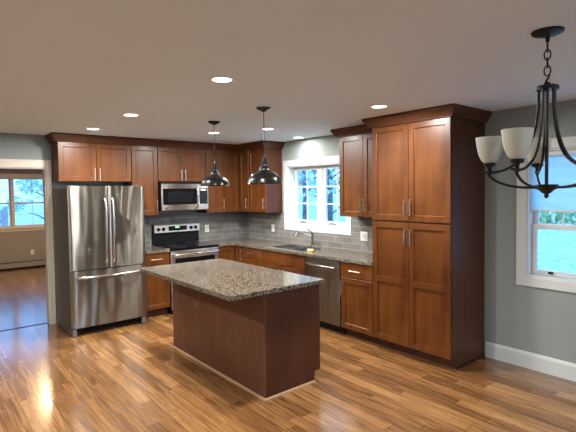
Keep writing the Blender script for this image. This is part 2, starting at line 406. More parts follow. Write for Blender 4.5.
obj('sash_lock', boxes((.095, .1145, (y0+y1)/2-.071, (y0+y1)/2-.055, z0+.18, z0+.26)), M['ivory'], w1)

w2 = tag(thing('window_2', 'white double-hung window with a lowered shade beside the chandelier', None), kind='structure')
casing(w2, WD[0], WD[1], WD[2], WD[3], .09, (-.018, -.0005), M['white'], 'yzx')
obj('jamb', frame_bm(WD[0], WD[1], WD[2], WD[3], .018, 0.0005, .189, 'yzx'), M['white'], w2)
y0, y1, z0, z1 = WD[0]+.018, WD[1]-.018, WD[2]+.018, WD[3]-.018; MR = 1.335
s = obj('sash', frame_bm(y0+.002, y1-.002, z0+.002, MR+.022, .045, .06, .085, 'yzx'), M['white'], w2, bevel=.003)
pane(s, y0+.0471, y1-.0471, z0+.0471, MR-.0231, .072, 'yzx')
s = obj('sash', frame_bm(y0+.002, y1-.002, MR-.02, z1-.002, .045, .09, .115, 'yzx'), M['white'], w2, bevel=.003)
pane(s, y0+.0471, y1-.0471, MR+.0251, z1-.0471, .102, 'yzx')
yw = y1-y0
obj('grille', grille_bm(y0+.0475, y1-.0475, MR+.0255, z1-.0475, .094, .1, 'yzx', [y1-.047-(yw-.094)*k/4 for k in (3, 2, 1)], [MR+.15], .006), M['white'], s)
obj('sash_lock', boxes((.045, .0595, y1-.19, y1-.15, z0+.02, z0+.04)), M['blackplastic'], w2)
# shade hanging in the window
sh = thing('window_shade', 'white fabric shade pulled halfway down in the window beside the chandelier', 'window shade', (.035, (y0+y1)/2, z1-.002))
hw = (y1-y0)/2-.006
bm = bmesh.new(); pr = []
NZ = 22; zt, zb = -.04, 1.49-(z1-.002)
for i in range(NZ+1):
    z = zt+(zb-zt)*i/NZ; x = .006*math.sin(i*PI/2) ; pr.append((x, z))
prev = None
for x, z in pr:
    cur = [bm.verts.new((x-.001, -hw, z)), bm.verts.new((x-.001, hw, z)), bm.verts.new((x+.001, hw, z)), bm.verts.new((x+.001, -hw, z))]
    if prev:
        for k in range(4): bm.faces.new((prev[k], prev[(k+1) % 4], cur[(k+1) % 4], cur[k]))
    else: bm.faces.new(cur)
    prev = cur
bm.faces.new(prev[::-1])
obj('shade_fabric', bm, M['shade_cloth'], sh)
obj('head_rail', boxes((-.018, .018, -hw, hw, -.04, -.001)), M['white'], sh)
obj('bottom_rail', boxes((-.008, .008, -hw, hw, zb-.016, zb)), M['white'], sh)

w3 = tag(thing('window_3', 'cream framed twin window in the room past the doorway', None), kind='structure')
us = [FW2[0]-.08, FW2[0], FW2[1], FW1[0], FW1[1], FW1[1]+.08]; vs = [FW1[2]-.09, FW1[2], FW1[3], FW1[3]+.08]
obj('casing', grid_solid(us, vs, lambda u, v: not inside(u, v, [FW1, FW2]), YF-.02, YF-.0005, 'xzy'), M['cream'], w3)
obj('sill', boxes((FW2[0]-.1, FW1[1]+.1, YF-.05, YF-.0205, FW1[2]-.03, FW1[2])), M['cream'], w3)
for F in (FW1, FW2):
    x0, x1, z0, z1 = F
    obj('jamb', frame_bm(x0, x1, z0, z1, .015, YF+.0005, YF+.139, 'xzy'), M['cream'], w3)
    x0 += .017; x1 -= .017; z0 += .017; z1 -= .017; mr = 1.50
    s = obj('sash', frame_bm(x0, x1, z0, mr+.02, .030, YF+.05, YF+.075, 'xzy'), M['cream'], w3)
    pane(s, x0+.0301, x1-.0301, z0+.0351, mr-.0151, YF+.062, 'xzy')
    obj('grille', grille_bm(x0+.0305, x1-.0305, z0+.0355, mr-.0155, YF+.052, YF+.058, 'xzy', [(x0+x1)/2], [(z0+mr)/2+.01], .006), M['cream'], s)
    s = obj('sash', frame_bm(x0, x1, mr-.02, z1, .030, YF+.08, YF+.105, 'xzy'), M['cream'], w3)
    pane(s, x0+.0301, x1-.0301, mr+.0151, z1-.0351, YF+.092, 'xzy')
    obj('grille', grille_bm(x0+.0305, x1-.0305, mr+.0155, z1-.0355, YF+.082, YF+.088, 'xzy', [(x0+x1)/2], [(z1+mr)/2], .006), M['cream'], s)
# unseen patio door, added behind the camera to bring in daylight
d1 = tag(thing('added_light_door', 'unseen white glazed door added to let daylight in', None), kind='structure')
obj('frame', frame_bm(PD[0]+.001, PD[1]-.001, .001, PD[3]-.001, .05, YN-.119, YN-.001, 'xzy'), M['white'], d1)
for a, b, t in ((PD[0]+.052, (PD[0]+PD[1])/2+.03, YN-.05), ((PD[0]+PD[1])/2-.03, PD[1]-.052, YN-.09)):
    s = obj('door_panel', frame_bm(a, b, .053, PD[3]-.053, .08, t-.015, t+.015, 'xzy'), M['white'], d1)
    pane(s, a+.081, b-.081, .134, PD[3]-.134, t, 'xzy')

# ---------------------------------------------------------------- CABINETS (local frame: x along, front toward -y)
def handle(parent, x, z, y, vertical=True, ln=.14):
    bm = bmesh.new(); h = ln/2
    if vertical:
        tube(bm, [(x, y-.03, z-h-.012), (x, y-.03, z+h+.012)], .0065, 10)
        for s in (-1, 1): tube(bm, [(x, y, z+s*(h-.012)), (x, y-.0245, z+s*(h-.012))], .005, 8)
    else:
        tube(bm, [(x-h-.012, y-.03, z), (x+h+.012, y-.03, z)], .0065, 10)
        for s in (-1, 1): tube(bm, [(x+s*(h-.012), y, z), (x+s*(h-.012), y-.0245, z)], .005, 8)
    return obj('handle', bm, M['nickel'], parent, smooth=True)
FWD = .058
def door(parent, x, z, w, h, y, rotz=0, hx=None, hz=None, mid=None, name='door', slab=False, hor=False, m=None):
    """shaker door or drawer front; x,z lower-left corner; y front of the carcass"""
    t = .02
    if slab: rings = [(0, 0), (0, -t+.003), (.003, -t)]
    else: rings = [(0, 0), (0, -t+.003), (.003, -t), (FWD, -t), (FWD+.003, -t+.003), (FWD+.006, -t+.011), (FWD+.009, -t+.012)]
    if mid is None: bm = ringpanel(w, h, rings)
    else:
        bm = bmesh.new(); box(bm, 0, w, -t+.012, 0, 0, h)
        e = .0004
        box(bm, 0, FWD, -t, -t+.012-e, 0, h); box(bm, w-FWD, w, -t, -t+.012-e, 0, h)
        for a, b in ((0, FWD), (mid-FWD/2, mid+FWD/2), (h-FWD, h)): box(bm, FWD, w-FWD, -t, -t+.012-e, a, b)
    o = obj(name, bm, m or M['wood'], parent, (x, y, z) if not isinstance(x, tuple) else x, rotz, bevel=.0 if mid is None else .002)
    if hx is not None: handle(o, hx, hz, -t, not hor)
    return o
G = .0015
def carcass(w, d, z0, z1, toe=False, m=None):
    bm = bmesh.new(); box(bm, G, w-G, -d, -.001, z0, z1)
    if toe: box(bm, G, w-G, -d+.075, -.001, 0.0005, z0-.0004)
    return bm
UP0, UP1, UD, BD = 1.372, 2.353, .305, .61
def upper(name, label, x, w, z0, ndoors, wall='A', handles='c', group=None, d=UD):
    loc, rz = ((x, 0, 0), 0) if wall == 'A' else ((0, x, 0), -PI/2)
    t = thing(name, label, 'cabinet', loc, rz, group)
    obj('body', carcass(w, d, z0, UP1), M['wood_side'], t)
    dw = (w-.006)/ndoors
    for i in range(ndoors):
        h = UP1-z0-.012; hx = None
        if handles: hx = (dw-.032 if (i == 0 and ndoors == 2) or handles == 'r' else .032)
        door(t, .003+i*dw+.0015, z0+.004, dw-.003, h, -d-.0005, hx=hx, hz=.13 if h > .6 else .09)
    return t
GU = 'upper cabinets of stained maple'
upper('wall_cabinet', 'two-door wooden cabinet above the refrigerator', -2.997, .919, 1.848, 2)
upper('wall_cabinet', 'narrow one-door wooden wall cabinet between the refrigerator and the microwave', -2.078, .378, UP0, 1, handles='r')
upper('wall_cabinet', 'short two-door wooden cabinet directly above the microwave', -1.70, .767, 1.852, 2)
upper('wall_cabinet', 'narrow one-door wooden wall cabinet just right of the microwave', -.933, .331, UP0, 1, handles='r')
upper('wall_cabinet', 'one-door wooden wall cabinet left of the sink window, its bare side facing the window', -.588, .443, UP0, 1, 'B', 'r')
upper('wall_cabinet', 'two-door wooden wall cabinet between the sink window and the pantry', -2.557, .772, UP0, 2, 'B')
t = thing('corner_wall_cabinet', 'L-shaped wooden wall cabinet filling the corner of the kitchen', 'cabinet')
obj('body', prism([(-.602+G, -.001), (-.602+G, -UD), (-UD, -UD), (-UD, -.588+G), (-.001, -.588+G), (-.001, -.001)], UP0, UP1), M['wood_side'], t)
door(t, -.600, UP0+.004, .270, UP1-UP0-.012, -UD-.0005)
door(t, (-UD-.0005, -.329, UP0+.004), 0, .255, UP1-UP0-.012, 0, rotz=-PI/2, hx=.255-.045, hz=.13)
# pantry
PY, PW = -3.332, .92
t = thing('pantry_cabinet', 'tall four-door wooden pantry cabinet with a dark side panel by the grey wall', 'cabinet', (0, PY, 0), -PI/2)
obj('body', carcass(PW, BD, .105, UP1, True), M['wood_side'], t)
dw = (PW-.006)/2
for i in range(2):
    hx = dw-.035 if i == 0 else .032
    door(t, .003+i*dw+.0015, 1.375, dw-.003, UP1-1.375-.008, -BD-.0005, hx=hx, hz=.14)
    door(t, .003+i*dw+.0015, .112, dw-.003, 1.247, -BD-.0005, hx=hx, hz=1.11, mid=.645)
obj('shoe_molding', boxes((PW+.0002, PW+.012, -BD+.075, -.016, .0005, .018)), M['toe'], t)
# crown
CP = [(0.0005, 2.345), (.024, 2.345), (.026, 2.356), (.034, 2.364), (.046, 2.388), (.066, 2.416), (.071, 2.422), (.071, 2.4455), (.0005, 2.4455)]
def crown(label, path): tag(obj('crown_molding', sweep(path, CP), M['wood_crown']), label, 'crown molding')
e = .0215
crown('dark wooden crown molding running along the left cabinets and round the corner', [(-2.998, -.001), (-2.998, -UD-e), (-UD-e, -UD-e), (-UD-e, -1.032), (-.001, -1.032)])
crown('short piece of dark crown molding over the cabinet right of the sink window', [(-.001, -2.5555), (-UD-e, -2.5555), (-UD-e, -3.24)][::1])
crown('large dark crown molding wrapped round the top of the pantry', [(-.001, PY+.001), (-BD-e, PY+.001), (-BD-e, PY-PW-.001), (-.001, PY-PW-.001)])

# base cabinets
CT0, CT1 = .8765, .914
def base(name, label, x, w, fronts, wall='A'):
    loc, rz = ((x, 0, 0), 0) if wall == 'A' else ((0, x, 0), -PI/2)
    t = thing(name, label, 'cabinet', loc, rz)
    if 'sink base' in label:
        bm = carcass(w, BD, .105, .13, True)
        for b in ((G, .02, -BD, -.001), (w-.02, w-G, -BD, -.001), (.0204, w-.0204, -.02, -.001), (.0204, w-.0204, -BD, -BD+.02)): box(bm, *b, .1304, CT0-.0005)
    else: bm = carcass(w, BD, .105, CT0-.0005, True)
    obj('body', bm, M['wood_side'], t)
    for f in fronts: f(t, w)
    return t
def dr(z0, z1, slab=True, pull=True):
    return lambda t, w: door(t, .003, z0, w-.006, z1-z0, -BD-.0005, name='drawer', slab=slab, hx=(w-.006)/2 if pull else None, hz=(z1-z0)/2, hor=True)
def dd(n, z1, side='c'):
    def f(t, w):
        dw = (w-.006)/n
        for i in range(n):
            hx = dw-.035 if (n == 2 and i == 0) or side == 'r' else .032
            door(t, .003+i*dw+.0015, .112, dw-.003, z1-.112, -BD-.0005, hx=hx, hz=z1-.112-.12)
    return f
base('base_cabinet', 'wooden base cabinet between the refrigerator and the range', -2.085, .39, [dr(.718, .868), dd(1, .712, 'r')])
base('base_cabinet', 'wooden base cabinet with three stacked drawers left of the sink', -.86, .475, [dr(.718, .868), dr(.43, .712), dr(.112, .424)], 'B')
base('base_cabinet', 'wide wooden sink base cabinet under the kitchen window', -1.336, .911, [dr(.705, .868, pull=False), dd(2, .699)], 'B')
base('base_cabinet', 'narrow wooden base cabinet between the dishwasher and the pantry', -2.858, .472, [dr(.705, .868), dd(1, .699, 'l')], 'B')
t = thing('corner_base_cabinet', 'L-shaped wooden base cabinet in the corner right of the range', 'cabinet')
A0, B0 = -.922, -.858
obj('body', prism([(A0+G, -.001), (A0+G, -BD), (-BD, -BD), (-BD, B0+G), (-.001, B0+G), (-.001, -.001)], .105, CT0-.0005), M['wood_side'], t)
obj('toe_kick', prism([(A0+G, -.001), (A0+G, -BD+.075), (-BD+.075, -BD+.075), (-BD+.075, B0+G), (-.001, B0+G), (-.001, -.001)], .0005, .1045), M['toe'], t)
door(t, A0+.003, .112, .283, .756, -BD-.0005)
door(t, (-BD-.0005, -.634, .112), 0, .221, .756, 0, rotz=-PI/2, hx=.19, hz=.64)

# countertops
SK = (-.535, -.165, -2.13, -1.40)   # sink opening x0,x1,y0,y1
xs = [-.920, -.648, SK[0], SK[1], -.001]; ys = [PY+.002, SK[2], SK[3], -.648, -.001]
def solid(x, y): return (y > -.648 or x > -.648) and not inside(x, y, [SK])
o = obj('countertop', grid_solid(xs, ys, solid, CT0, CT1, 'xyz'), M['granite'], bevel=.003)
tag(o, 'L-shaped grey granite countertop running from the range to the pantry', 'countertop')
o = obj('countertop', boxes((-2.084, -1.697, -.648, -.001, CT0, CT1)), M['granite'], bevel=.003)
tag(o, 'small piece of grey granite countertop left of the range', 'countertop')
# backsplash
BX = .009
o = obj('backsplash', grid_solid([-2.086, -1.70, -.934, -.010], [CT1+.001, UP0-.001], lambda x, z: True, -BX, -.0008, 'xzy'), M['tile_x'])
tag(o, 'grey brick-pattern tile backsplash behind the range', 'tile backsplash')
ys = [PY+.002, WB[0]-.0915, WB[1]+.0915, -.0008]
o = obj('backsplash', grid_solid(ys, [CT1+.001, 1.1, UP0-.001], lambda y, z: not inside(y, z, [(ys[1], ys[2], 1.1, 2)]), -BX, -.0008, 'yzx'), M['tile_y'])
tag(o, 'grey brick-pattern tile backsplash below and beside the sink window', 'tile backsplash')

# sink
t = thing('kitchen_sink', 'stainless double-bowl sink set into the countertop below the window', 'sink', ((SK[0]+SK[1])/2, (SK[2]+SK[3])/2, CT1))
cx, cy = (SK[0]+SK[1])/2, (SK[2]+SK[3])/2; hx, hy = (SK[1]-SK[0])/2-.002, (SK[3]-SK[2])/2-.002
def bowl(y0, y1):
    bm = bmesh.new(); x0, x1 = -hx, hx; R = []
    for ins, z in ((0, -.004), (.006, -.004), (.012, -.18), (.04, -.195)):
        R.append([bm.verts.new(c) for c in ((x0+ins, y0+ins, z), (x1-ins, y0+ins, z), (x1-ins, y1-ins, z), (x0+ins, y1-ins, z))])
    for A, B in zip(R, R[1:]):
        for k in range(4): bm.faces.new((A[k], A[(k+1) % 4], B[(k+1) % 4], B[k]))
    bm.faces.new(R[-1]); return bm
for a, b in ((-hy, -.012), (.012, hy)):
    o = obj('bowl', bowl(a, b), M['sink_steel'], t); s = o.modifiers.new('solid', 'SOLIDIFY'); s.thickness = .0015; s.offset = 1
    obj('drain', lathe([(0, .002), (.03, .002), (.042, .005), (.045, .001)], (0, (a+b)/2, -.194), 20), M['chrome'], t, smooth=True)
obj('divider', boxes((-hx, hx, -.0115, .0115, -.03, -.004)), M['chrome'], t)
# faucet
t = thing('kitchen_faucet', 'brushed nickel pull-out faucet with a lever behind the sink', 'faucet', (-.118, -1.83, CT1+.0005))
obj('base', lathe([(0, 0), (.028, 0), (.028, .008), (.02, .016), (0, .016)], n=20), M['faucet'], t, smooth=True)
obj('column', tubes(([(0, 0, .015), (0, 0, .10), (0, 0, .19)], [.017, .016, .018])), M['faucet'], t, smooth=True)
obj('spout', tubes(([(-.012, .008, .155), (-.06, .045, .16), (-.11, .085, .195), (-.145, .115, .205), (-.17, .135, .19), (-.183, .145, .155)], [.011, .012, .012, .012, .013, .015])), M['faucet'], t, smooth=True)
obj('lever', tubes(([(0, 0, .19), (-.012, .01, .205), (-.06, .05, .25)], [.016, .009, .006])), M['faucet'], t, smooth=True)
t = thing('sponge', 'small yellow sponge on the counter at the near end of the sink', 'sponge', (-.485, -2.195, CT1+.0005), .3)
obj('pad', boxes((-.028, .028, -.04, .04, 0, .022)), M['sponge'], t, bevel=.006)
obj('scrub_layer', boxes((-.027, .027, -.039, .039, .0222, .028)), M['scrub'], t, bevel=.002)

# outlets / switches (local front toward -y)
def outlet(label, loc, rz, gangs=1, kind='outlet', m='ivory'):
    w = .07 if gangs == 1 else .116
    t = thing('wall_outlet' if kind == 'outlet' else 'light_switch', label, kind, loc, rz)
    obj('plate', boxes((-w/2, w/2, -.006, 0, -.058, .058)), M[m], t, bevel=.002)
    for g in range(gangs):
        gx = (g-(gangs-1)/2)*.046
        if kind == 'outlet':
            for s in (-1, 1): obj('socket', boxes((gx-.017, gx+.017, -.009, -.0062, s*.024-.014, s*.024+.014)), M['white'], t, bevel=.002)
        else: obj('rocker', boxes((gx-.016, gx+.016, -.010, -.0062, -.033, .033)), M['white'], t, bevel=.002)
outlet('white wall outlet on the tile just right of the range', (-.757, -BX-.0005, 1.108), 0)
outlet('white wall outlet on the tile just left of the sink window', (-BX-.0005, -.793, 1.112), -PI/2)
outlet('white double switch plate on the tile beside the pantry', (-BX-.0005, -2.685, 1.107), -PI/2, 2, 'switch')
outlet('small outlet low on the wall of the room past the doorway', (-2.307, YF-.0005, .359), 0)

# ---------------------------------------------------------------- REFRIGERATOR
FX, FWI, FY = -3.008, .91, -.79
t = thing('refrigerator', 'stainless steel french-door refrigerator with a bottom freezer drawer', 'refrigerator', (FX, FY, 0))
obj('body', boxes((.004, FWI-.004, .062, -FY-.03, .012, 1.765)), M['fridge_side'], t, bevel=.006)
def bowed(x0, x1, z0, z1, bow=.012, yb=.055, n=24, edge=.012, xc=None, half=None):
    """door slab whose front bulges; bow measured over the whole fridge width"""
    bm = bmesh.new(); fr, bk = [], []
    xc = FWI/2 if xc is None else xc; half = FWI/2 if half is None else half
    for i in range(n+1):
        u = i/n; x = x0+(x1-x0)*u; e = min(x-x0, x1-x); y = -bow*(1-((x-xc)/half)**2)
        if e < edge: y += edge-math.sqrt(max(0, edge**2-(edge-e)**2))
        fr.append((bm.verts.new((x, y, z0)), bm.verts.new((x, y, z1)))); bk.append((bm.verts.new((x, yb, z0)), bm.verts.new((x, yb, z1))))
    for i in range(n):
        bm.faces.new((fr[i][0], fr[i+1][0], fr[i+1][1], fr[i][1])); bm.faces.new((bk[i][0], bk[i][1], bk[i+1][1], bk[i+1][0]))
        bm.faces.new((fr[i][1], fr[i+1][1], bk[i+1][1], bk[i][1])); bm.faces.new((fr[i][0], bk[i][0], bk[i+1][0], fr[i+1][0]))
    for i in (0, n): bm.faces.new((fr[i][0], fr[i][1], bk[i][1], bk[i][0]))
    return bm
xm = FWI*.497
for a, b, hx in ((0, xm-.002, xm-.045), (xm+.002, FWI, xm+.045)):
    d = obj('door', bowed(a, b, .785, 1.785), M['steel'], t, smooth=True)
    obj('handle', tubes(([(hx, -.012, .845), (hx, -.045, .865), (hx, -.062, .92), (hx, -.068, 1.24), (hx, -.062, 1.56), (hx, -.045, 1.61), (hx, -.012, 1.63)], .0135), n=12), M['chrome'], d, smooth=True)
d = obj('freezer_drawer', bowed(0, FWI, .098, .775), M['steel'], t, smooth=True)
obj('handle', tubes(([(.05, -.004, .70), (.075, -.04, .70), (.13, -.058, .70), (FWI/2, -.068, .70), (FWI-.13, -.058, .70), (FWI-.075, -.04, .70), (FWI-.05, -.004, .70)], .0135), n=12), M['chrome'], d, smooth=True)
obj('toe_grille', boxes((.06, FWI-.06, .06, .0615, .02, .09), *[(.07, FWI-.07, .045, .0598, z, z+.007) for z in (.03, .047, .064, .081)]), M['blackplastic'], t)
for x in (.012, FWI-.062): obj('foot', boxes((x, x+.05, .012, .058, .0005, .09)), M['greyplastic'], t, bevel=.006)
for x in (.03, FWI-.10): obj('hinge_cap', boxes((x, x+.07, .07, .16, 1.7655, 1.79)), M['greyplastic'], t, bevel=.006)
obj('badge', lathe([(0, 0), (.012, 0), (.012, .003), (0, .003)], (FWI-.045, -.0015, 1.735), 20, axis='y'), M['greyplastic'], t)

# ---------------------------------------------------------------- RANGE
RX, RW = -1.694, .768
t = thing('range', 'stainless steel electric range with a black glass cooktop', 'range', (RX, -.66, 0))
obj('body', boxes((.004, RW-.004, .045, .64, .02, .900)), M['blackplastic'], t)
obj('cooktop', boxes((.0, RW, .0, .58, .9005, .919)), M['blackglass'], t, bevel=.005)
for bx_, by_, r in ((.2, .16, .10), (.57, .16, .08), (.2, .42, .075), (.57, .42, .10)):
    obj('burner_ring', lathe([(r, 0), (r+.004, 0), (r+.004, .0006), (r, .0006)], (bx_, by_, .9193), 40, closed=True), M['greyplastic'], t)
d = obj('oven_door', boxes((.006, RW-.006, 0, .043, .235, .880)), M['steel_flat'], t, bevel=.008)
obj('oven_window', boxes((.07, RW-.07, -.003, -.0003, .34, .775)), M['blackglass'], d, bevel=.001)
obj('handle', tubes(([(.035, .0, .825), (.04, -.045, .828), (.08, -.055, .83), (RW/2, -.058, .83), (RW-.08, -.055, .83), (RW-.04, -.045, .828), (RW-.035, .0, .825)], .016), n=12), M['chrome'], d, smooth=True)
obj('storage_drawer', boxes((.006, RW-.006, .002, .043, .06, .228)), M['steel_flat'], t, bevel=.006)
bgd = bmesh.new()
prof = [(.585, .93), (.600, 1.08), (.560, 1.10), (.565, 1.20), (.585, 1.222), (.645, 1.222), (.645, .93)]
a = [bgd.verts.new((.012, y, z)) for y, z in prof]; b = [bgd.verts.new((RW-.012, y, z)) for y, z in prof]
bgd.faces.new(a); bgd.faces.new(b[::-1])
for i in range(len(prof)): bgd.faces.new((a[i], a[(i+1) % 7], b[(i+1) % 7], b[i]))
bk = obj('backguard', bgd, M['blackplastic'], t)
fc = bmesh.new(); v = [fc.verts.new(c) for c in ((.014, .5575, 1.098), (RW-.014, .5575, 1.098), (RW-.014, .5635, 1.205), (.014, .5635, 1.205), (.014, .583, 1.2235), (RW-.014, .583, 1.2235))]
fc.faces.new(v[:4]); fc.faces.new((v[3], v[2], v[5], v[4]))
o = obj('control_panel', fc, M['panel'], t); s = o.modifiers.new('solid', 'SOLIDIFY'); s.thickness = .0015; s.offset = 0
panel = o
obj('display', boxes((.235, .535, .553, .5558, 1.120, 1.188)), M['blackglass'], panel)
for x, h in ((.347, .022), (.360, .022), (.373, .022), (.386, .022), (.399, .022)): obj('clock_digit', boxes((x, x+.006, .5515, .5528, 1.158, 1.158+h)), M['green'], panel)
for x in (.075, .155, .605, .685):
    obj('knob', lathe([(0, .026), (.018, .026), (.023, .02), (.026, 0), (0, 0)], (x, .5565, 1.150), 24, axis='y'), M['blackplastic'], panel, smooth=True)
obj('badge', lathe([(0, 0), (.009, 0), (.009, .002), (0, .002)], (RW/2, .5565, 1.108), 16, axis='y'), M['blackplastic'], panel)
for x in (.05, RW-.09):
    for y in (.08, .58): obj('foot', boxes((x, x+.04, y-.02, y+.02, .0005, .0195)), M['blackplastic'], t)

# ---------------------------------------------------------------- MICROWAVE
t = thing('microwave', 'stainless steel over-the-range microwave above the cooktop', 'microwave', (-1.6955, -.40, 1.430))
MW, MH = .758, .418
obj('body', boxes((0, MW, .022, .398, 0, MH)), M['blackplastic'], t)
obj('top_vent', boxes((.006, MW-.004, -.002, .0215, MH-.026, MH-.001)), M['blackplastic'], t)
d = obj('door', boxes((.006, .590, 0, .0215, .006, MH-.028)), M['steel_flat'], t, bevel=.005)
obj('window', boxes((.030, .565, -.003, -.0003, .090, .322)), M['blackglass'], d, bevel=.001)
obj('window_mesh', boxes((.10, .49, -.0045, -.0032, .125, .275)), M['blackplastic'], d)
obj('handle', tubes(([(.548, -.002, .03), (.553, -.035, .055), (.556, -.048, .12), (.556, -.052, .19), (.556, -.048, .26), (.553, -.035, .33), (.548, -.002, .355)], .0125), n=12), M['chrome'], d, smooth=True)
obj('badge', lathe([(0, 0), (.012, 0), (.012, .002), (0, .002)], (.075, -.0005, .035), 16, axis='y'), M['blackplastic'], d)
c = obj('control_panel', boxes((.594, MW-.004, 0, .0215, .006, MH-.028)), M['steel_flat'], t, bevel=.004)
obj('keypad', boxes((.605, MW-.018, -.003, -.0003, .09, .33)), M['blackglass'], c)
obj('display', boxes((.625, MW-.04, -.0045, -.0032, .29, .315)), M['cyan'], c)

# ---------------------------------------------------------------- DISHWASHER (wall B)
t = thing('dishwasher', 'stainless steel dishwasher with a bar handle right of the sink', 'dishwasher', (0, -2.249, 0), -PI/2)
DWW = .607
obj('tub', boxes((.006, DWW-.006, -.60, -.02, .10, .872)), M['blackplastic'], t)
d = obj('door', boxes((.006, DWW-.006, -.640, -.6005, .112, .868)), M['steel'], t, bevel=.004)
obj('handle', tubes(([(.06, -.64, .795), (.062, -.672, .795), (.08, -.682, .795), (DWW-.08, -.682, .795), (DWW-.062, -.672, .795), (DWW-.06, -.64, .795)], .011), n=10), M['chrome'], d, smooth=True)
obj('toe_kick', boxes((.006, DWW-.006, -.545, -.02, .0005, .0995)), M['blackplastic'], t)

# ---------------------------------------------------------------- ISLAND
IX0, IX1, IY0, IY1 = -2.251, -1.66, -3.57, -1.89
t = thing('kitchen_island', 'dark brown kitchen island base standing alone in the middle of the floor', 'kitchen island', (0, 0, 0))
t.location = ((IX0+IX1)/2, (IY0+IY1)/2, 0); ox, oy = t.location.x, t.location.y
def ib(*b): return tuple(v-(ox if i < 2 else oy if i < 4 else 0) for i, v in enumerate(b))
obj('body', boxes(ib(IX0+.013, IX1, IY0+.013, IY1-.013, .105, CT0-.001), ib(IX0+.013, IX1-.06, IY0+.013, IY1-.013, .0005, .1045)), M['wood_side'], t)
obj('back_panel', boxes(ib(IX0, IX0+.012, IY0, IY1, .0005, CT0-.001)), M['wood_lit'], t)
for y0 in (IY0, IY1-.012):
    bm = bmesh.new(); bx0 = IX0+.0125
    poly = [(bx0, .0005), (IX1-.05, .0005), (IX1-.05, .1), (IX1+.019, .1), (IX1+.019, CT0-.001), (bx0, CT0-.001)]
    A = [bm.verts.new((x-ox, y0-oy, z)) for x, z in poly]; B = [bm.verts.new((x-ox, y0+.0125-oy, z)) for x, z in poly]
    bm.faces.new(A); bm.faces.new(B[::-1])
    for i in range(6): bm.faces.new((A[i], A[(i+1) % 6], B[(i+1) % 6], B[i]))
    obj('end_panel', bm, M['wood_side'], t)
for k in range(3):
    w = (IY1-IY0-.03)/3; yy = IY0+.0145+k*w
    door(t, (IX1-ox+.0005, yy-oy, .112), 0, w-.003, .585, 0, rotz=PI/2, hx=w-.04, hz=.47)
    d = door(t, (IX1-ox+.0005, yy-oy, .702), 0, w-.003, .166, 0, rotz=PI/2, name='drawer', slab=True, hx=w/2, hz=.083, hor=True)
bm = sweep([(IX0-ox, IY1-oy), (IX0-ox, IY0-oy), (IX1-.05-ox, IY0-oy)], [(.0003, .0005), (.013, .0005), (.012, .010), (.006, .018), (.0003, .019)])
obj('shoe_molding', bm, M['tan'], t)
o = obj('outlet', boxes(ib(IX0-.005, IX0-.0003, -2.50, -2.39, .545, .600)), M['brown_plastic'], t, bevel=.001)
o = obj('countertop', boxes((-2.60, -1.635, -3.625, -1.875, CT0, CT1)), M['granite'], bevel=.003)
tag(o, 'speckled brown granite slab on top of the kitchen island', 'countertop')

# ---------------------------------------------------------------- RECESSED LIGHTS
def spot(parent, z, watts, col, r, ang=None):
    d = bpy.data.lights.new('lamp', 'AREA'); d.shape = 'DISK'; d.size = 2*r; d.energy = watts; d.color = col
    o = bpy.data.objects.new('lamp', d); COL.objects.link(o); o.parent = parent; o.location = (0, 0, z); return o
def can(label, x, y, m='lamp', w=1.0, col=None):
    t = thing('recessed_light', label, 'ceiling light', (x, y, H-.0005), 0)
    obj('trim_ring', lathe([(.062, -.002), (.066, -.008), (.088, -.006), (.092, 0), (.062, 0)], n=36, closed=True), M['white_trim'], t, smooth=True)
    obj('diffuser', lathe([(0, 0), (.061, 0), (.061, -.003), (0, -.004)], n=36), M[m], t)
    spot(t, -.014, CAN_WATTS*w, col or CAN_COL, .058)
can('lit recessed light nearest the camera, above and left of the island', -2.77, -3.84)
can('lit recessed light second in the row leading back to the refrigerator', -2.753, -2.148)
can('lit recessed light close above the cabinet over the refrigerator', -2.761, -.98)
can('lit recessed light in front of the pantry doors', -1.139, -3.845)
can('lit recessed light seen just behind the left pendant lamp', -1.44, -1.45)
can('lit recessed light between the right pendant lamp and the sink window', -1.092, -2.126)
can('lit recessed light right above the sink window', -.21, -1.67, 'lamp_cool', .2, (1, .96, .9))
for x, y, lb in ((-4.75, -2.1, 'added unseen fill light far left of the refrigerator'), (-4.75, -3.84, 'added unseen fill light left of the island'), (-6.4, -4.6, 'added unseen fill light near the left wall of the room'), (-4.4, -8.2, 'added unseen fill light behind the camera at left'), (-1.3, -8.0, 'added unseen fill light behind the camera near the window wall')): can(lb, x, y, w=1.6 if y < -7 else 1.0)  # unseen lamps added to brighten the room and streak the refrigerator doors
t = thing('ceiling_light', 'lit round ceiling light in the room past the doorway', 'ceiling light', (-2.4, 3.35, H-.0005))
obj('base', lathe([(0, 0), (.15, 0), (.15, -.02), (0, -.02)], n=32), M['bronze'], t, smooth=True)
obj('dome', lathe([(.145, -.0205), (.13, -.05), (.09, -.08), (0, -.095)], n=32), M['lamp_dim'], t, smooth=True)
spot(t, -.11, FAR_WATTS, FAR_COL, .13)

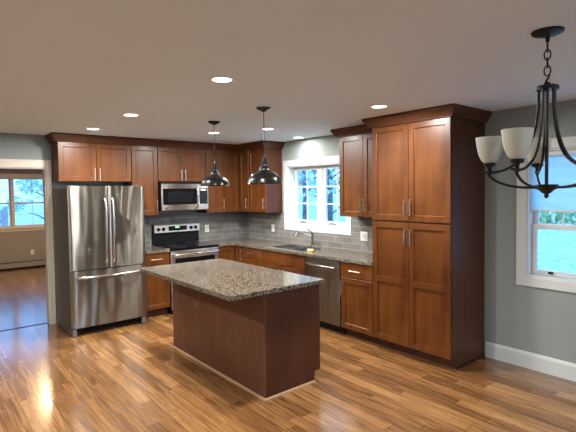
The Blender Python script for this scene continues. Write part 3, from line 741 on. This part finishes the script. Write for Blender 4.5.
# ---------------------------------------------------------------- PENDANTS
def pendant(label, x, y, zr):
    t = thing('pendant_lamp', label, 'pendant light', (x, y, zr), 0, None)
    top = H-.0005-zr
    obj('canopy', lathe([(0, top), (.068, top), (.066, top-.006), (.03, top-.026), (.012, top-.034), (0, top-.036)], n=28), M['black'], t, smooth=True)
    obj('cord', tubes(([(0, 0, top-.034), (0, 0, .25)], .0035)), M['black'], t, smooth=True)
    obj('socket', lathe([(0, .262), (.008, .26), (.012, .240), (.020, .234), (.021, .200), (.034, .194), (.034, .176), (.028, .172), (.030, .160), (.040, .155), (.040, .150), (0, .150)], n=28), M['black'], t, smooth=True)
    out = [(.020, .149), (.040, .146), (.048, .135), (.050, .118), (.066, .108), (.102, .092), (.134, .066), (.150, .034), (.155, .004), (.161, 0)]
    inn = [(.158, -.001), (.152, .003), (.147, .032), (.131, .063), (.092, .088), (.058, .104), (.02, .112)]
    obj('shade', lathe(out+inn, n=48, closed=True), M['black'], t, smooth=True)
    obj('bulb', lathe([(0, .02), (.018, .026), (.028, .045), (.024, .07), (.013, .09), (.013, .105), (0, .105)], n=20), M['frost'], t, smooth=True)
pendant('black metal dome pendant lamp hanging at left, in front of the microwave', -1.884, -2.218, 1.762)
pendant('black metal dome pendant lamp hanging at right, nearer the camera', -1.925, -3.165, 1.762)

# ---------------------------------------------------------------- CHANDELIER
CX, CY = -2.0, -5.57
t = thing('chandelier', 'dark bronze chandelier with upturned frosted glass shades', 'chandelier', (CX, CY, 1.64))
Z = lambda z: z-1.64
obj('canopy', lathe([(0, Z(H-.0005)), (.072, Z(H-.0005)), (.070, Z(H)-.010), (.045, Z(H)-.020), (.014, Z(H)-.026), (0, Z(H)-.028)], n=32), M['bronze'], t, smooth=True)
obj('loop', tubes(([(0, 0, Z(2.421)), (0, 0, Z(2.395))], .010)), M['bronze'], t, smooth=True)
zc = 2.385; k = 0
while zc > 2.25:
    a = YAW + (.6 if k % 2 else .6+PI/2); hl, hw_ = .025, .014
    pts = [(hw_*math.cos(q)*math.cos(a), hw_*math.cos(q)*math.sin(a)*-1, Z(zc-.014)+hl*math.sin(q)) for q in [2*PI*i/14 for i in range(14)]]
    obj('chain_link', tubes((pts, .0035), closed=True), M['bronze'], t, smooth=True); zc -= .038; k += 1
obj('finial_ring', tubes(([(.016*math.cos(q), -.016*math.sin(q)*.6, Z(2.215)+.02*math.sin(q+.9)) for q in [2*PI*i/14 for i in range(14)]], .003), closed=True), M['bronze'], t, smooth=True)
obj('top_plate', lathe([(0, Z(2.205)), (.012, Z(2.2)), (.016, Z(2.19)), (.045, Z(2.185)), (.052, Z(2.178)), (.052, Z(2.165)), (0, Z(2.163))], n=28), M['bronze'], t, smooth=True)
obj('centre_rod', tubes(([(0, 0, Z(2.165)), (0, 0, Z(1.702))], .0085)), M['bronze'], t, smooth=True)
obj('hub', lathe([(0, Z(1.708)), (.05, Z(1.706)), (.056, Z(1.698)), (.05, Z(1.686)), (.032, Z(1.678)), (.024, Z(1.668)), (.010, Z(1.660)), (.012, Z(1.650)), (.006, Z(1.640)), (0, Z(1.638))], n=28), M['bronze'], t, smooth=True)
SP = lambda pts, n=6: pts
def cr(pts, n=5):
    P = [Vector(p) for p in pts]; P = [P[0]*2-P[1]] + P + [P[-1]*2-P[-2]]; out = []
    for i in range(1, len(P)-2):
        for s in range(n):
            u = s/n; out.append(.5*((2*P[i]) + (P[i+1]-P[i-1])*u + (2*P[i-1]-5*P[i]+4*P[i+1]-P[i+2])*u*u + (-P[i-1]+3*P[i]-3*P[i+1]+P[i+2])*u**3))
    out.append(P[-2]); return out
RA = .263
for deg in (70, 142, 214, 286, 358):
    th = math.radians(deg); d = rt*math.cos(th) + Vector((math.sin(YAW), math.cos(YAW), 0))*math.sin(th)
    q = lambda r, z: (d.x*r, d.y*r, Z(z))
    obj('upper_arm', tubes((cr([q(.036, 2.168), q(.040, 2.06), q(.058, 1.95), q(.10, 1.85), q(.165, 1.797), q(.23, 1.775), q(.31, 1.777)]), .0065), n=8), M['bronze'], t, smooth=True)
    obj('lower_arm', tubes((cr([q(.045, 1.692), q(.10, 1.693), q(.165, 1.703), q(.225, 1.725), q(.26, 1.752), q(.27, 1.768)]), .0065), n=8), M['bronze'], t, smooth=True)
    c = (d.x*RA, d.y*RA, 0)
    obj('cup', lathe([(0, Z(1.762)), (.009, Z(1.762)), (.010, Z(1.798)), (.013, Z(1.802)), (.028, Z(1.806)), (.031, Z(1.822)), (0, Z(1.823))], c, 24), M['bronze'], t, smooth=True)
    out = [(.024, 1.8235), (.040, 1.837), (.054, 1.868), (.063, 1.908), (.068, 1.957)]
    inn = [(.065, 1.957), (.060, 1.908), (.051, 1.869), (.038, 1.841), (.02, 1.829)]
    obj('glass_shade', lathe([(r, Z(z)) for r, z in out+inn], c, 36, closed=True), M['frost'], t, smooth=True)

# ---------------------------------------------------------------- FAR ROOM HEATER
t = thing('baseboard_heater', 'long low metal baseboard heater under the window past the doorway', 'baseboard heater', (-3.4, YF, 0))
obj('cover', boxes((-2.3, 2.05, -.065, -.001, .04, .15)), M['wall_far'], t, bevel=.004)
obj('top_slot', boxes((-2.3, 2.05, -.06, -.001, .1505, .163)), M['blackplastic'], t)
obj('bottom_slot', boxes((-2.3, 2.05, -.05, -.001, .0005, .0395)), M['blackplastic'], t)

# ---------------------------------------------------------------- OUTDOORS
GZ = -.55
def ground():
    bm = bmesh.new(); nx = 40; V = {}
    for i in range(nx+1):
        for j in range(nx+1):
            x = -60+130*i/nx; y = -60+130*j/nx; r = max(0, math.hypot(x, y)-14); V[i, j] = bm.verts.new((x, y, GZ + .012*r + .05*math.sin(x*.7)*math.cos(y*.5)))
    for i in range(nx):
        for j in range(nx): bm.faces.new((V[i, j], V[i+1, j], V[i+1, j+1], V[i, j+1]))
    return bm
tag(obj('ground', ground(), M['grass'], smooth=True), kind='structure')
def tree(label, x, y, h, r, m, n=900, leaf=.16, name='tree', trunk=.14, z0=.3):
    gz = GZ + .012*max(0, math.hypot(x, y)-14) - .1
    t = thing(name, label, 'tree', (x, y, gz))
    bm = bmesh.new(); tube(bm, [(0, 0, 0), (.06*h*.1, 0, h*.3), (-.02*h, .01*h, h*.6), (0, 0, h*.9)], [trunk, trunk*.8, trunk*.55, trunk*.2], 8)
    for k in range(9):
        a = k*2.4; zz = h*(z0+.06*k); ln = r*.7*(1-.05*k)
        tube(bm, [(0, 0, zz), (math.cos(a)*ln*.5, math.sin(a)*ln*.5, zz+ln*.3), (math.cos(a)*ln, math.sin(a)*ln, zz+ln*.45)], [trunk*.4, trunk*.25, trunk*.08], 6)
    obj('trunk', bm, M['bark'], t, smooth=True)
    bm = bmesh.new(); cl = [(Vector((random.gauss(0, r*.45), random.gauss(0, r*.45), h*(z0+.1)+random.random()*h*(.85-z0))), r*random.uniform(.25, .45)) for _ in range(18)]
    for _ in range(n):
        c, cr_ = random.choice(cl); v = Vector((random.gauss(0, 1), random.gauss(0, 1), random.gauss(0, 1))).normalized()*cr_*random.uniform(.4, 1)+c
        a = Vector((random.gauss(0, 1), random.gauss(0, 1), random.gauss(0, 1))).normalized(); b = a.cross(Vector((random.random(), random.random(), 1))).normalized()
        s = leaf*random.uniform(.6, 1.3)
        bm.faces.new([bm.verts.new(v+a*s), bm.verts.new(v+b*s*.5), bm.verts.new(v-a*s), bm.verts.new(v-b*s*.5)])
    obj('foliage', bm, M[m], t)
    return t
tree('slim tree with pale green leaves seen through the left sash of the sink window', 3.6, 1.6, 5.6, 1.0, 'leaf_pale', 700, .10, trunk=.07)
tree('bare-trunked tree behind the pale one seen through the left sash of the sink window', 6.0, 5.2, 7.5, 1.3, 'leaf', 600, .13, trunk=.12)
tree('dense tree seen through the right sash of the sink window', 6.4, 2.6, 6.5, 1.35, 'leaf', 900, .13, trunk=.1)
tree('tall dark tree at the back behind the sink window', 11.5, 9.5, 9.5, 2.0, 'leaf_dark', 1200, .2, trunk=.16)
tree('broad pale tree at the back right behind the sink window', 12.5, 5.0, 9.0, 2.0, 'leaf_pale', 1200, .2, trunk=.16)
for i, (x, y, mm, lb) in enumerate(((30, 1, 'leaf_pale', 'distant pale tree at the left end of the yard beyond the shaded window'), (31, 10.5, 'leaf', 'distant green tree in the yard beyond the shaded window'), (32, -9, 'leaf_pale', 'distant light green tree right of the others beyond the shaded window'))):
    tree(lb, x, y, 7, 3.4, mm, 1400, .35, trunk=.3, z0=.02)
tree('bushy pale tree past the left pane of the far room window', -4.6, 14.5, 6.5, 1.5, 'leaf_pale', 1400, .16)
tree('tall pale tree behind the fence seen through the right pane of the far room window', 1.2, 20.5, 7.0, 1.8, 'leaf_pale', 1400, .17, z0=.05)
tree('wide pale tree farthest behind the fence past the far room window', -1.5, 25.5, 7.5, 2.2, 'leaf_pale', 1500, .2, z0=.05)
tree('small tree past the right pane of the far room window', -.2, 9.8, 3.6, .8, 'leaf_pale', 700, .10, trunk=.08)
# hedge
t = thing('hedge', 'long low pale green hedge at the back of the yard beyond the shaded window', 'hedge', (21.8, 3.5, GZ+.05), .35)
bm = bmesh.new()
for _ in range(2600):
    v = Vector((random.gauss(0, .35), random.uniform(-8, 8), random.uniform(.0, 1.15)))
    a = Vector((random.gauss(0, 1), random.gauss(0, 1), random.gauss(0, 1))).normalized(); b = a.cross(Vector((random.random(), random.random(), 1))).normalized(); q = random.uniform(.12, .26)
    bm.faces.new([bm.verts.new(v+a*q), bm.verts.new(v+b*q*.6), bm.verts.new(v-a*q), bm.verts.new(v-b*q*.6)])
obj('foliage', bm, M['hedge'], t)
# fence
t = thing('picket_fence', 'pale grey board fence outside the left pane of the far room window', 'fence', (-4.33, 7.6, GZ+.0))
n = 19; bm = bmesh.new()
for k in range(n): box(bm, -2.0+k*.205, -2.0+k*.205+.17, -.012, .012, .08, 1.86)
obj('board_panel', bm, M['fence'], t, bevel=.004)
obj('rail', boxes((-2.0, 1.86, .013, .05, .35, .44)), M['fence'], t); obj('rail', boxes((-2.0, 1.86, .013, .05, 1.50, 1.59)), M['fence'], t)
for x in (-2.0, -.05, 1.76): obj('post', boxes((x, x+.1, .051, .15, 0, 1.92)), M['fence'], t, bevel=.006)
# ---------------------------------------------------------------- groups of like things
GROUPS = {'recessed_light': 'round recessed lights in the kitchen ceiling', 'pendant_lamp': 'pendant lamps over the island', 'wall_outlet': 'wall outlets',
          'wall_cabinet': 'stained wooden wall cabinets', 'base_cabinet': 'stained wooden base cabinets', 'crown_molding': 'crown moldings on the cabinets',
          'tree': 'trees seen through the windows', 'backsplash': 'grey tile backsplashes'}
for o in list(COL.objects):
    if o.parent is None and o.get('label') and o.name.split('.')[0] in GROUPS: o['group'] = GROUPS[o.name.split('.')[0]]
for k in ('countertop', 'countertop.001'): COL.objects[k]['group'] = 'granite countertops along the walls'
